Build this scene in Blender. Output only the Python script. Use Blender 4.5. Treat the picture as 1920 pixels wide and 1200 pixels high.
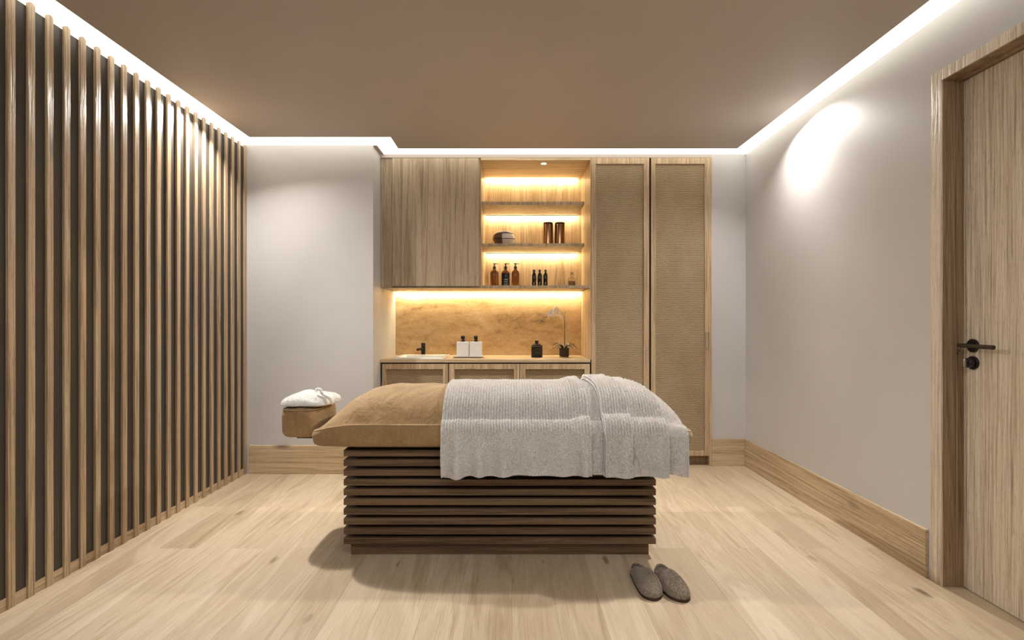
import bpy, bmesh, math, random
import numpy as np
from mathutils import Vector, Matrix, noise as mnoise
for o in list(bpy.data.objects): bpy.data.objects.remove(o)
C = bpy.context.scene.collection
S = bpy.context.scene
PI = math.pi
random.seed(7); rng = np.random.default_rng(7)

# ---------------------------------------------------------------- camera, world, exposure, lights
cam_d = bpy.data.cameras.new('camera'); cam = bpy.data.objects.new('camera', cam_d); C.objects.link(cam)
cam.location = (0, 0, 1.2); cam.rotation_euler = (PI/2, 0, 0)
cam_d.sensor_width = 36; cam_d.lens = 1008/1920*36; cam_d.shift_y = 4/1920; cam_d.clip_start = .05
S.camera = cam
w = bpy.data.worlds.new('world'); S.world = w; w.use_nodes = True
w.node_tree.nodes['Background'].inputs[0].default_value = (.6, .58, .55, 1)
w.node_tree.nodes['Background'].inputs[1].default_value = 0.05
S.view_settings.view_transform = 'Standard'; S.view_settings.look = 'None'
S.view_settings.gamma = 1; S.view_settings.use_curve_mapping = False
S.view_settings.exposure = 0.0
COVE = 2.2; COVE_COL = (1, .95, .84)
LED = 70.0; LED_COL = (1, .83, .50)
def area(name, loc, sx, sy, power, col, rot=(0, 0, 0), spread=180):
    d = bpy.data.lights.new(name, 'AREA'); d.shape = 'RECTANGLE'; d.size = sx; d.size_y = sy
    d.energy = power; d.color = col; d.spread = math.radians(spread)
    o = bpy.data.objects.new(name, d); C.objects.link(o); o.location = loc; o.rotation_euler = rot
    return o
def spot(name, loc, target, power, col, size=150, blend=.5, r=.03):
    d = bpy.data.lights.new(name, 'SPOT'); d.energy = power; d.color = col
    d.spot_size = math.radians(size); d.spot_blend = blend; d.shadow_soft_size = r
    o = bpy.data.objects.new(name, d); C.objects.link(o); o.location = loc
    o.rotation_euler = (Vector(target)-Vector(loc)).to_track_quat('-Z', 'Y').to_euler()
    return o
area('cove_lamp_left', (-1.97, 3.55, 2.592), .05, .24, 35, (1, .95, .89), (math.radians(-11), math.radians(-11), 0), 152)
area('cove_lamp_right', (1.825, 3.55, 2.592), .05, .30, 24, (1, .95, .89), (math.radians(-11), math.radians(14), 0), 150)
spot('cove_spot_left', (-1.96, 3.6, 2.59), (-.2, 2.95, 0), 170, (1, .95, .89), 96, 1, .03)
spot('cove_spot_right', (1.82, 3.6, 2.59), (.1, 2.95, 0), 170, (1, .95, .89), 96, 1, .03)
area('added_fill_rear', (0, .6, 2.45), 2.6, 1.2, 36, (.98, .98, 1), (math.radians(24), 0, 0))  # unseen soft fill, added to brighten the back walls and table front

# ---------------------------------------------------------------- helpers
ORG = {}
class MB:
    def __init__(s): s.bm = bmesh.new()
    def box(s, x0, x1, y0, y1, z0, z1, bev=0, seg=2, rot=None):
        x0, x1 = sorted((x0, x1)); y0, y1 = sorted((y0, y1)); z0, z1 = sorted((z0, z1))
        c = Vector(((x0+x1)/2, (y0+y1)/2, (z0+z1)/2))
        r = bmesh.ops.create_cube(s.bm, size=1)
        vs = r['verts']
        for v in vs:
            p = Vector((v.co.x*(x1-x0), v.co.y*(y1-y0), v.co.z*(z1-z0)))
            if rot is not None: p = rot @ p
            v.co = p + c
        if bev > 0:
            es = list({e for v in vs for e in v.link_edges})
            bmesh.ops.bevel(s.bm, geom=es, offset=bev, segments=seg, affect='EDGES', profile=.5)
        return s
    def poly(s, pts, z0, z1):
        a = [s.bm.verts.new((p[0], p[1], z0)) for p in pts]; b = [s.bm.verts.new((p[0], p[1], z1)) for p in pts]
        n = len(pts)
        s.bm.faces.new(a[::-1]); s.bm.faces.new(b)
        for i in range(n): s.bm.faces.new((a[i], a[(i+1) % n], b[(i+1) % n], b[i]))
        return s
    def lathe(s, prof, cx, cy, n=32, sx=1, sy=1, M=None):
        rings = []
        for (r, z) in prof:
            if r < 1e-6:
                rings.append([s.bm.verts.new((0, 0, z))])
            else:
                rings.append([s.bm.verts.new((math.cos(2*PI*i/n)*r*sx, math.sin(2*PI*i/n)*r*sy, z)) for i in range(n)])
        for a, b in zip(rings, rings[1:]):
            if len(a) == 1 and len(b) == 1: continue
            for i in range(n):
                j = (i+1) % n
                if len(a) == 1: s.bm.faces.new((a[0], b[j], b[i]))
                elif len(b) == 1: s.bm.faces.new((a[i], a[j], b[0]))
                else: s.bm.faces.new((a[i], a[j], b[j], b[i]))
        for r in rings:
            for v in r:
                if M is not None: v.co = M @ v.co
                v.co.x += cx; v.co.y += cy
        return s
    def tube(s, pts, rad, n=10, closed=False, cap=True):
        P = [Vector(p) for p in pts]; m = len(P)
        if not hasattr(rad, '__len__'): rad = [rad]*m
        rings = []; up = None
        for i in range(m):
            if closed: t = P[(i+1) % m]-P[i-1]
            else: t = P[min(i+1, m-1)]-P[max(i-1, 0)]
            t.normalize()
            if up is None: up = t.orthogonal().normalized()
            else:
                up = up-t*up.dot(t)
                up = up.normalized() if up.length > 1e-6 else t.orthogonal().normalized()
            b = t.cross(up)
            rings.append([s.bm.verts.new(P[i]+(up*math.cos(2*PI*k/n)+b*math.sin(2*PI*k/n))*rad[i]) for k in range(n)])
        for i in range(m if closed else m-1):
            a, b = rings[i], rings[(i+1) % m]
            for k in range(n): s.bm.faces.new((a[k], a[(k+1) % n], b[(k+1) % n], b[k]))
        if cap and not closed:
            s.bm.faces.new(rings[0][::-1]); s.bm.faces.new(rings[-1])
        return s
    def build(s, name, mat, parent=None, smooth=None, world_origin=None):
        bmesh.ops.recalc_face_normals(s.bm, faces=s.bm.faces[:])
        me = bpy.data.meshes.new(name)
        O = Vector((0, 0, 0)) if parent is None else ORG[parent.name]
        if parent is None and world_origin is not None: O = Vector(world_origin)
        for v in s.bm.verts: v.co -= O
        if smooth is not None:
            for f in s.bm.faces: f.smooth = True
        s.bm.to_mesh(me); s.bm.free()
        o = bpy.data.objects.new(name, me); C.objects.link(o)
        if smooth is not None and smooth < 180:
            try: me.set_sharp_from_angle(angle=math.radians(smooth))
            except Exception: pass
        me.materials.append(mat)
        if parent is not None: o.parent = parent
        else: o.location = O
        ORG[o.name] = O
        return o
def raw(name, V, F, mat, parent=None, smooth=True, origin=(0, 0, 0)):
    O = ORG[parent.name] if parent is not None else Vector(origin)
    V = np.asarray(V, dtype=np.float64)-np.array(O)
    me = bpy.data.meshes.new(name)
    me.from_pydata(V.tolist(), [], F)
    me.update()
    if smooth: me.polygons.foreach_set('use_smooth', [True]*len(me.polygons))
    me.materials.append(mat)
    o = bpy.data.objects.new(name, me); C.objects.link(o)
    if parent is not None: o.parent = parent
    else: o.location = O
    ORG[o.name] = O
    return o
def tag(o, label=None, cat=None, group=None, kind=None):
    if label: o['label'] = label
    if cat: o['category'] = cat
    if group: o['group'] = group
    if kind: o['kind'] = kind
    return o
def thing(name, label, cat, loc, group=None):
    o = bpy.data.objects.new(name, None); C.objects.link(o); o.empty_display_size = .05
    o.location = loc; ORG[o.name] = Vector(loc)
    return tag(o, label, cat, group)
def struct(o, label=None): return tag(o, label, None, None, 'structure')

# ---------------------------------------------------------------- materials
def srgb(r, g, b):
    f = lambda c: (c/255/12.92) if c/255 <= .04045 else ((c/255+.055)/1.055)**2.4
    return (f(r), f(g), f(b), 1)
class NT:
    def __init__(s, name):
        m = bpy.data.materials.new(name); m.use_nodes = True; s.m = m; s.t = m.node_tree
        s.p = s.t.nodes['Principled BSDF']
    def n(s, typ, **kw):
        nd = s.t.nodes.new(typ)
        for k, v in kw.items():
            if k.startswith('i_'):
                key = k[2:].replace('_', ' ')
                nd.inputs[int(key) if key.isdigit() else key].default_value = v
            else: setattr(nd, k, v)
        return nd
    def l(s, a, b): s.t.links.new(a, b)
    def math(s, op, a, b=None, c=None):
        nd = s.n('ShaderNodeMath', operation=op)
        for i, v in enumerate((a, b, c)):
            if v is None: continue
            if isinstance(v, (int, float)): nd.inputs[i].default_value = v
            else: s.l(v, nd.inputs[i])
        return nd.outputs[0]
    def ramp(s, fac, stops):
        nd = s.n('ShaderNodeValToRGB'); cr = nd.color_ramp
        while len(cr.elements) < len(stops): cr.elements.new(.5)
        for e, (p, c) in zip(cr.elements, stops): e.position = p; e.color = c
        s.l(fac, nd.inputs[0]); return nd.outputs[0]
    def mix(s, fac, a, b, blend='MIX'):
        nd = s.n('ShaderNodeMix', data_type='RGBA', blend_type=blend)
        for i, v in ((0, fac), (6, a), (7, b)):
            if isinstance(v, (int, float)): nd.inputs[i].default_value = v
            elif isinstance(v, tuple): nd.inputs[i].default_value = v
            else: s.l(v, nd.inputs[i])
        return nd.outputs[2]
    def noise(s, vec, scale, detail=3, rough=.5, dist=0):
        nd = s.n('ShaderNodeTexNoise', i_Scale=scale, i_Detail=detail, i_Roughness=rough, i_Distortion=dist)
        s.l(vec, nd.inputs['Vector']); return nd.outputs['Fac']
    def bump(s, h, strength, dist=.002):
        nd = s.n('ShaderNodeBump', i_Strength=strength, i_Distance=dist); s.l(h, nd.inputs['Height'])
        s.l(nd.outputs[0], s.p.inputs['Normal'])
    def coord(s, scale=(1, 1, 1), rand=False):
        tc = s.n('ShaderNodeTexCoord'); v = tc.outputs['Object']
        if rand:
            oi = s.n('ShaderNodeObjectInfo'); r = s.math('MULTIPLY', oi.outputs['Random'], 37.0)
            cm = s.n('ShaderNodeCombineXYZ')
            for i in range(3): s.l(r, cm.inputs[i])
            ad = s.n('ShaderNodeVectorMath', operation='ADD'); s.l(v, ad.inputs[0]); s.l(cm.outputs[0], ad.inputs[1]); v = ad.outputs[0]
        mp = s.n('ShaderNodeMapping'); mp.inputs['Scale'].default_value = scale; s.l(v, mp.inputs[0])
        return mp.outputs[0]
def plain(name, col, rough=.5, metal=0, **kw):
    t = NT(name); t.p.inputs['Base Color'].default_value = col; t.p.inputs['Roughness'].default_value = rough
    t.p.inputs['Metallic'].default_value = metal
    for k, v in kw.items(): t.p.inputs[k.replace('_', ' ')].default_value = v
    return t.m
def wood(name, lo, mid, hi, axis='z', rough=.45, bump=.5, rand=False, knots=True, fine=1.0, spec=.4, bdist=.003):
    t = NT(name)
    al = {'x': 0, 'y': 1, 'z': 2}[axis]
    sc = [9, 9, 9]; sc[al] = .3
    v = t.coord(tuple(sc), rand)
    n1 = t.noise(v, 1.0, 4, .55, 1.2)
    rings = t.math('SINE', t.math('MULTIPLY', n1, 34))
    rings = t.math('MULTIPLY_ADD', rings, .5, .5)
    sf = [190*fine]*3; sf[al] = 3.2
    vf = t.coord(tuple(sf), rand)
    n2 = t.noise(vf, 1.0, 2, .6, .2)
    sp = [60]*3; sp[al] = 14
    n3 = t.noise(t.coord(tuple(sp), rand), 1.0, 3, .7)
    f = t.math('ADD', t.math('MULTIPLY', rings, .13), t.math('MULTIPLY', n2, .65))
    f = t.math('ADD', f, t.math('MULTIPLY', n1, .35))
    col = t.ramp(f, [(.36, lo), (.50, mid), (.66, hi)])
    pz = [420*fine]*3; pz[al] = 22
    pore = t.ramp(t.noise(t.coord(tuple(pz), rand), 1.0, 2, .6), [(.56, (0, 0, 0, 1)), (.70, (1, 1, 1, 1))])
    col = t.mix(t.math('MULTIPLY', pore, .45), col, tuple(c*.55 for c in lo[:3])+(1,))
    if knots:
        sk = [3.2]*3; sk[al] = 1.1
        vo = t.n('ShaderNodeTexVoronoi', i_Scale=1.0); t.l(t.coord(tuple(sk), rand), vo.inputs['Vector'])
        k = t.ramp(vo.outputs['Distance'], [(.03, (1, 1, 1, 1)), (.10, (0, 0, 0, 1))])
        dark = tuple(c*.35 for c in lo[:3])+(1,)
        col = t.mix(t.math('MULTIPLY', k, .75), col, dark)
    t.l(col, t.p.inputs['Base Color'])
    h = t.math('ADD', t.math('MULTIPLY', n2, .8), t.math('ADD', t.math('MULTIPLY', rings, .35), t.math('MULTIPLY', n3, .5)))
    t.bump(h, bump, bdist)
    t.p.inputs['Roughness'].default_value = rough; t.p.inputs['Specular IOR Level'].default_value = spec
    return t.m
OAKV = wood('oak_vertical', srgb(140, 117, 90), srgb(182, 157, 124), srgb(208, 185, 153), 'z')
OAKX = wood('oak_horizontal', srgb(144, 121, 92), srgb(190, 166, 132), srgb(212, 190, 158), 'x')
OAKY = wood('oak_depth', srgb(140, 117, 90), srgb(182, 157, 124), srgb(208, 185, 153), 'y')
CABV = wood('cabinet_oak', srgb(122, 104, 84), srgb(166, 147, 122), srgb(192, 174, 148), 'z', .42, .8, knots=False, bdist=.004)
SLAT = wood('slat_oak', srgb(128, 104, 78), srgb(170, 145, 114), srgb(198, 175, 143), 'z', .36, .9, rand=True, spec=.6)
DOORW = wood('door_oak', srgb(168, 150, 126), srgb(206, 189, 165), srgb(224, 210, 188), 'z', .42, 1.0, fine=.6, bdist=.006, knots=False, spec=.55)
JAMB = wood('jamb_oak', srgb(108, 88, 66), srgb(138, 114, 88), srgb(164, 140, 112), 'z', .5, .4)
DARKW = wood('dark_walnut', srgb(60, 45, 33), srgb(98, 76, 56), srgb(126, 102, 78), 'x', .45, .5, rand=True)

def mk_floor():
    t = NT('floor_planks')
    tc = t.n('ShaderNodeTexCoord'); sp = t.n('ShaderNodeSeparateXYZ'); t.l(tc.outputs['Object'], sp.inputs[0])
    cm = t.n('ShaderNodeCombineXYZ'); t.l(sp.outputs[1], cm.inputs[0]); t.l(sp.outputs[0], cm.inputs[1])
    br = t.n('ShaderNodeTexBrick'); br.offset = .37; br.offset_frequency = 2
    t.l(cm.outputs[0], br.inputs['Vector'])
    for k, v in (('Scale', 1.0), ('Mortar Size', .0009), ('Mortar Smooth', .3), ('Brick Width', 1.75), ('Row Height', .187), ('Bias', 0.0)): br.inputs[k].default_value = v
    br.inputs['Color1'].default_value = (0, 0, 0, 1); br.inputs['Color2'].default_value = (1, 1, 1, 1); br.inputs['Mortar'].default_value = (.5, .5, .5, 1)
    rnd = br.outputs['Color']
    rv = t.n('ShaderNodeVectorMath', operation='SCALE'); t.l(rnd, rv.inputs[0]); rv.inputs['Scale'].default_value = 23.0
    ad = t.n('ShaderNodeVectorMath', operation='ADD'); t.l(tc.outputs['Object'], ad.inputs[0]); t.l(rv.outputs[0], ad.inputs[1])
    def mp(sc):
        m = t.n('ShaderNodeMapping'); m.inputs['Scale'].default_value = sc; t.l(ad.outputs[0], m.inputs[0]); return m.outputs[0]
    n1 = t.noise(mp((6, .6, 6)), 1.0, 4, .6, 1.0)
    n2 = t.noise(mp((230, 4.5, 230)), 1.0, 3, .65, .3)
    rings = t.math('MULTIPLY_ADD', t.math('SINE', t.math('MULTIPLY', n1, 30)), .5, .5)
    f = t.math('ADD', t.math('ADD', t.math('MULTIPLY', n2, .5), t.math('MULTIPLY', rings, .14)), t.math('MULTIPLY', n1, .42))
    col = t.ramp(f, [(.31, srgb(174, 153, 124)), (.5, srgb(198, 179, 152)), (.70, srgb(216, 199, 174))])
    sepc = t.n('ShaderNodeSeparateColor'); t.l(rnd, sepc.inputs[0])
    tone = t.ramp(sepc.outputs[0], [(0, (.80, .77, .72, 1)), (.5, (.94, .93, .91, 1)), (1, (1, 1, 1, 1))])
    col = t.mix(1.0, col, tone, 'MULTIPLY')
    vo = t.n('ShaderNodeTexVoronoi', i_Scale=1.0); t.l(mp((4.2, 1.5, 4.2)), vo.inputs['Vector'])
    kz = t.noise(mp((30, 9, 30)), 1.0, 2, .6)
    kd = t.math('ADD', vo.outputs['Distance'], t.math('MULTIPLY', t.math('SUBTRACT', kz, .5), .16))
    k = t.ramp(kd, [(.02, (1, 1, 1, 1)), (.09, (0, 0, 0, 1))])
    col = t.mix(t.math('MULTIPLY', k, .8), col, srgb(100, 76, 52))
    ck = t.ramp(t.noise(mp((70, 1.3, 70)), 1.0, 4, .75, .4), [(.64, (0, 0, 0, 1)), (.72, (1, 1, 1, 1))])
    col = t.mix(t.math('MULTIPLY', ck, .38), col, srgb(140, 114, 84))
    col = t.mix(t.math('MULTIPLY', br.outputs['Fac'], .45), col, srgb(110, 88, 62))
    t.l(col, t.p.inputs['Base Color'])
    t.bump(t.math('SUBTRACT', t.math('ADD', n2, t.math('MULTIPLY', rings, .3)), t.math('MULTIPLY', br.outputs['Fac'], 1.5)), .3, .0015)
    t.p.inputs['Roughness'].default_value = .5; t.p.inputs['Specular IOR Level'].default_value = .35
    return t.m
FLOOR = mk_floor()
def mk_plaster(name, a, b, rough=.45):
    t = NT(name)
    n = t.noise(t.coord((1.1, 1.1, 1.1)), 1.0, 3, .5)
    t.l(t.ramp(n, [(.3, a), (.7, b)]), t.p.inputs['Base Color'])
    n2 = t.noise(t.coord((60, 60, 60)), 1.0, 2, .5)
    t.bump(n2, .08, .001)
    t.p.inputs['Roughness'].default_value = rough; t.p.inputs['Specular IOR Level'].default_value = .45
    return t.m
WALL = mk_plaster('wall_plaster', srgb(192, 190, 189), srgb(204, 202, 202), .46)
CEIL = mk_plaster('ceiling_paint', srgb(184, 174, 166), srgb(190, 181, 173), .6)
DARKP = mk_plaster('dark_backing', srgb(58, 52, 47), srgb(70, 63, 57), .4)

def mk_weave():
    t = NT('woven_seagrass')
    tc = t.n('ShaderNodeTexCoord'); sp = t.n('ShaderNodeSeparateXYZ'); t.l(tc.outputs['Object'], sp.inputs[0])
    x, z = sp.outputs[0], sp.outputs[2]
    wob = t.noise(t.coord((14, 14, 22)), 1.0, 2, .5)
    zz = t.math('ADD', t.math('MULTIPLY', z, 2*PI/.0105), t.math('MULTIPLY', wob, 9.0))
    row = t.math('ABSOLUTE', t.math('SINE', t.math('MULTIPLY', zz, .5)))
    xx = t.math('ADD', t.math('MULTIPLY', x, 2*PI/.017), t.math('MULTIPLY', t.noise(t.coord((30, 30, 60)), 1.0, 2, .5), 6.0))
    tw = t.math('MULTIPLY_ADD', t.math('SINE', t.math('ADD', xx, zz)), .5, .5)
    n = t.noise(t.coord((70, 70, 260)), 1.0, 3, .7)
    h = t.math('ADD', t.math('MULTIPLY', row, .65), t.math('MULTIPLY', tw, .25))
    h = t.math('ADD', h, t.math('MULTIPLY', n, .35))
    col = t.ramp(h, [(.32, srgb(58, 44, 30)), (.56, srgb(140, 117, 88)), (.86, srgb(192, 170, 136)), (1, srgb(212, 194, 162))])
    big = t.noise(t.coord((5, 5, 3)), 1.0, 2, .5)
    col = t.mix(1.0, col, t.ramp(big, [(.3, (.86, .82, .78, 1)), (.7, (1, 1, 1, 1))]), 'MULTIPLY')
    t.l(col, t.p.inputs['Base Color']); t.bump(h, .9, .004)
    t.p.inputs['Roughness'].default_value = .75
    return t.m
WEAVE = mk_weave()
def mk_stone():
    t = NT('travertine')
    n1 = t.noise(t.coord((1.5, 1, 5)), 1.0, 5, .6, 1.2)
    n2 = t.noise(t.coord((60, 60, 95)), 1.0, 4, .75)
    n3 = t.noise(t.coord((9, 9, 16)), 1.0, 4, .6, .6)
    f = t.math('ADD', t.math('MULTIPLY', n1, .5), t.math('ADD', t.math('MULTIPLY', n2, .3), t.math('MULTIPLY', n3, .25)))
    col = t.ramp(f, [(.36, srgb(122, 95, 64)), (.47, srgb(184, 153, 110)), (.58, srgb(206, 177, 136)), (.72, srgb(230, 211, 182))])
    t.l(col, t.p.inputs['Base Color']); t.bump(t.math('ADD', n2, n3), .5, .003)
    t.p.inputs['Roughness'].default_value = .6
    return t.m
STONE = mk_stone()
def mk_fabric(name, a, b, sc=500, bump=.5, sheen=.3, rough=.9, bd=.001):
    t = NT(name)
    n = t.noise(t.coord((sc, sc, sc)), 1.0, 2, .6); n2 = t.noise(t.coord((7, 7, 7)), 1.0, 3, .5)
    f = t.math('ADD', t.math('MULTIPLY', n, .5), t.math('MULTIPLY', n2, .5))
    t.l(t.ramp(f, [(.3, a), (.7, b)]), t.p.inputs['Base Color'])
    t.bump(n, bump, bd); t.p.inputs['Roughness'].default_value = rough
    t.p.inputs['Sheen Weight'].default_value = sheen; t.p.inputs['Specular IOR Level'].default_value = .2
    return t.m
def mk_suede(name, a, b, *_):
    t = NT(name)
    n = t.noise(t.coord((350, 350, 350)), 1.0, 2, .6); n2 = t.noise(t.coord((6, 6, 6)), 1.0, 4, .6)
    cr = t.noise(t.coord((15, 8, 8)), 1.0, 3, .6, .7)
    fl = t.noise(t.coord((60, 60, 60)), 1.0, 3, .7)
    f_ = t.math('ADD', t.math('MULTIPLY', n, .2), t.math('ADD', t.math('MULTIPLY', n2, .45), t.math('MULTIPLY', fl, .35)))
    t.l(t.ramp(f_, [(.34, a), (.66, b)]), t.p.inputs['Base Color'])
    h = t.math('ADD', t.math('MULTIPLY', n, .05), t.math('ADD', t.math('MULTIPLY', cr, 1.0), t.math('MULTIPLY', fl, .10)))
    t.bump(h, .75, .022); t.p.inputs['Roughness'].default_value = .9
    t.p.inputs['Sheen Weight'].default_value = .25; t.p.inputs['Specular IOR Level'].default_value = .15
    return t.m
TAN = mk_suede('tan_suede', srgb(148, 118, 80), srgb(184, 152, 110), 350, .35, .25)
PIPING = mk_fabric('tan_piping', srgb(180, 150, 112), srgb(196, 167, 130))
TERRY = mk_fabric('terry_cloth', srgb(238, 233, 227), srgb(250, 247, 243), 260, .6, .1, 1, .002)
TERRYW = mk_fabric('white_terry', srgb(244, 243, 238), srgb(252, 251, 248), 260, .6, .1, 1, .002)
WOOL = mk_fabric('grey_boucle', srgb(150, 136, 120), srgb(205, 190, 172), 220, 1.0, .2, 1, .003)
SOLE = plain('dark_sole', srgb(60, 46, 34), .7)
BLACK = plain('black_metal', srgb(30, 27, 26), .38, .4)
BLACKP = plain('black_plastic', srgb(24, 20, 18), .3)
BRONZE = plain('bronze_metal', srgb(66, 58, 50), .35, .7)
CERAM = plain('white_ceramic', srgb(236, 236, 234), .12)
CREAM = plain('cream_ceramic', srgb(226, 216, 202), .35)
BROWNC = plain('brown_ceramic', srgb(120, 88, 66), .35)
SHADOWG = plain('dark_gap', srgb(40, 30, 22), .8)
STEEL = plain('steel', srgb(180, 178, 172), .3, .9)
def glass(name, col, rough=.03, trans=1.0):
    t = NT(name); t.p.inputs['Base Color'].default_value = col; t.p.inputs['Roughness'].default_value = rough
    t.p.inputs['Transmission Weight'].default_value = trans; t.p.inputs['IOR'].default_value = 1.45
    return t.m
AMBER = glass('amber_glass', srgb(142, 98, 58), .05, .95)
SMOKE = glass('smoked_glass', srgb(74, 58, 48), .05, .8)
CLEAR = glass('clear_glass', srgb(245, 240, 230))
OIL = plain('oil', srgb(176, 128, 66), .2)
DLIQ = plain('dark_liquid', srgb(30, 20, 14), .15)
LABELD = plain('black_label', srgb(28, 26, 26), .5)
PRINT = plain('label_print', srgb(205, 200, 190), .6)
MIRROR = plain('bronze_mirror', srgb(150, 112, 76), .10, .95)
LEAF = plain('orchid_leaf', srgb(34, 44, 24), .35)
PETAL = plain('white_petal', srgb(245, 242, 236), .6, Subsurface_Weight=.1)
STEM = plain('green_stem', srgb(108, 92, 50), .6)
PALE = plain('pale_spathe', srgb(222, 208, 170), .5)
def emit(name, col, st, base=(.9, .9, .9, 1)):
    t = NT(name); t.p.inputs['Base Color'].default_value = base
    t.p.inputs['Emission Color'].default_value = (*col, 1); t.p.inputs['Emission Strength'].default_value = st
    return t.m
COVEM = emit('cove_diffuser', COVE_COL, COVE)
LEDM = emit('warm_led', LED_COL, LED)
LEDU = emit('warm_led_counter', LED_COL, LED*1.15)
SPOTM = emit('downlight_lens', (1, .85, .6), 6)

# ---------------------------------------------------------------- setting
ZC = 2.60; XR = 1.955; XL = -2.113; YB = 4.497; YBL = 4.259; YF = 4.487; YN = 5.09; YR = -1.3
struct(MB().box(XL-.1, XR+.15, YR-.1, YN+.1, -.06, 0).build('floor', FLOOR))
b = MB(); pts = [(-1.987, YR+.15), (1.817, YR+.15), (1.817, 4.335), (-.918, 4.335), (-.918, 4.067), (-1.987, 4.067)]
b.poly(pts, ZC, ZC+.012); b.box(XL-.1, XR+.15, YR-.1, YN+.1, 2.70, 2.76)
struct(b.build('ceiling', CEIL))
struct(MB().box(XL-.06, XL, YR, YBL, 0, 2.576).build('wall_left', DARKP))
# right wall with the door opening
DY0, DY1, DZ = 1.56, 2.439, 2.298
struct(MB().box(XR, XR+.12, DY1, YB+.1, 0, 2.70).box(XR, XR+.12, YR, DY0, 0, 2.70).box(XR, XR+.12, DY0, DY1, DZ, 2.70).build('wall_right', WALL))
struct(MB().box(XL-.06, -1.10, YBL, YN+.05, 0, 2.70).build('wall_back_left', WALL))
struct(MB().box(1.665, XR, YB, YN+.05, 0, 2.70).build('wall_back_right', WALL))
struct(MB().box(-1.10, 1.665, YN+.02, YN+.08, 0, 2.70).build('wall_back', WALL))
struct(MB().box(XL-.06, XL-.05, YR, YBL, 2.584, 2.70).build('trim_3', CEIL))
struct(MB().box(XL-.06, XR, YR-.06, YR, 0, 2.70).build('wall_rear', WALL))
struct(MB().box(-1.10, 1.665, YF, YF+.06, 2.573, 2.70).box(-1.10, -1.07, YBL+.001, YF, 2.60, 2.62).build('trim_1', CEIL))
BBH = .226
struct(MB().box(XL+.035, -1.10, YBL-.014, YBL, 0, BBH, .002).build('baseboard_back_left', OAKX))
struct(MB().box(1.668, XR-.0155, YB-.014, YB, 0, BBH, .002).build('baseboard_back_right', OAKX))
struct(MB().box(XR-.015, XR, 2.523, YB-.0005, 0, BBH, .002).build('baseboard_right', OAKY))

# door in the right wall
dr = bpy.data.objects.new('door_1', None); C.objects.link(dr); dr.location = (XR, 2.0, 0); ORG['door_1'] = Vector(dr.location)
struct(dr, 'light brushed oak door with black lever handle in right wall')
FW = .063
b = MB()
for (a, c) in ((DY1, DY1+FW), (DY0-FW, DY0)):
    b.box(XR-.006, XR+.001, a, c, 0, DZ+FW*.78, .001)
b.box(XR-.006, XR+.001, DY0, DY1, DZ, DZ+FW*.78, .001)
b.build('door_frame', DOORW, dr)
b = MB()
b.box(XR, XR+.055, DY1-.002, DY1+.02, 0, DZ).box(XR+.055, XR+.12, DY1-.006, DY1+.02, 0, DZ)
b.box(XR, XR+.12, DY0-.02, DY0+.002, 0, DZ).box(XR, XR+.12, DY0, DY1, DZ-.002, DZ+.02).box(XR+.055, XR+.12, DY0, DY1, DZ-.008, DZ)
b.build('door_jamb', JAMB, dr)
XD = 2.042
leaf = MB().box(XD, XD+.04, DY0+.003, DY1-.008, .004, DZ-.01, .001).build('door_leaf', DOORW, dr)
RX = Matrix.Rotation(-PI/2, 4, 'Y')   # +z -> -x
def disc(mb, y, z, r, x0, x1, n=36):
    m = Matrix.Translation((0, 0, z)) @ RX
    mb.lathe([(0, XD-x1 if False else 0), (r, 0), (r, x0*.8), (r-.002, x0), (0, x0)], x1, y, n, M=m)
HY, HZ = 2.378, 1.096
b = MB(); disc(b, HY, HZ, .0295, .009, XD)
b.tube([(XD-.005, HY, HZ), (XD-.035, HY, HZ), (XD-.047, HY-.001, HZ)], .010, 16)
hd = b.build('door_handle', BLACK, dr, 40)
MB().tube([(XD-.048, 2.400, HZ+.001), (XD-.050, 2.36, HZ), (XD-.052, 2.222, HZ-.001)], [.0085, .0085, .0095], 18).build('lever', BRONZE, hd, 40)
b = MB().tube([(XD-.05, 2.388, HZ-.008), (XD-.05, 2.390, HZ-.02), (XD-.05, 2.400, HZ-.03), (XD-.05, 2.404, HZ-.036)], .0013, 6)  # thin dark curved tube with a ball end, below the lever
b.lathe([(0, -.0035), (.003, -.002), (.0035, 0), (.003, .002), (0, .0035)], XD-.05, 2.404, 10, M=Matrix.Translation((0, 0, HZ-.038)))
b.build('thin_curve', BLACK, hd, 40)
b = MB(); disc(b, HY, 1.02, .0295, .009, XD)
lk = b.build('thumb_turn', BLACK, dr, 40)
b = MB(); b.lathe([(0, 0), (.021, 0), (.021, .02), (.019, .022), (0, .022)], XD-.009, HY, 30, M=Matrix.Translation((0, 0, 1.02)) @ RX)
kb = b.build('knob', BLACKP, lk, 40)
MB().box(XD-.045, XD-.03, HY-.004, HY+.004, 1.003, 1.037, .003).build('grip', STEEL, lk, 40)

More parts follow.
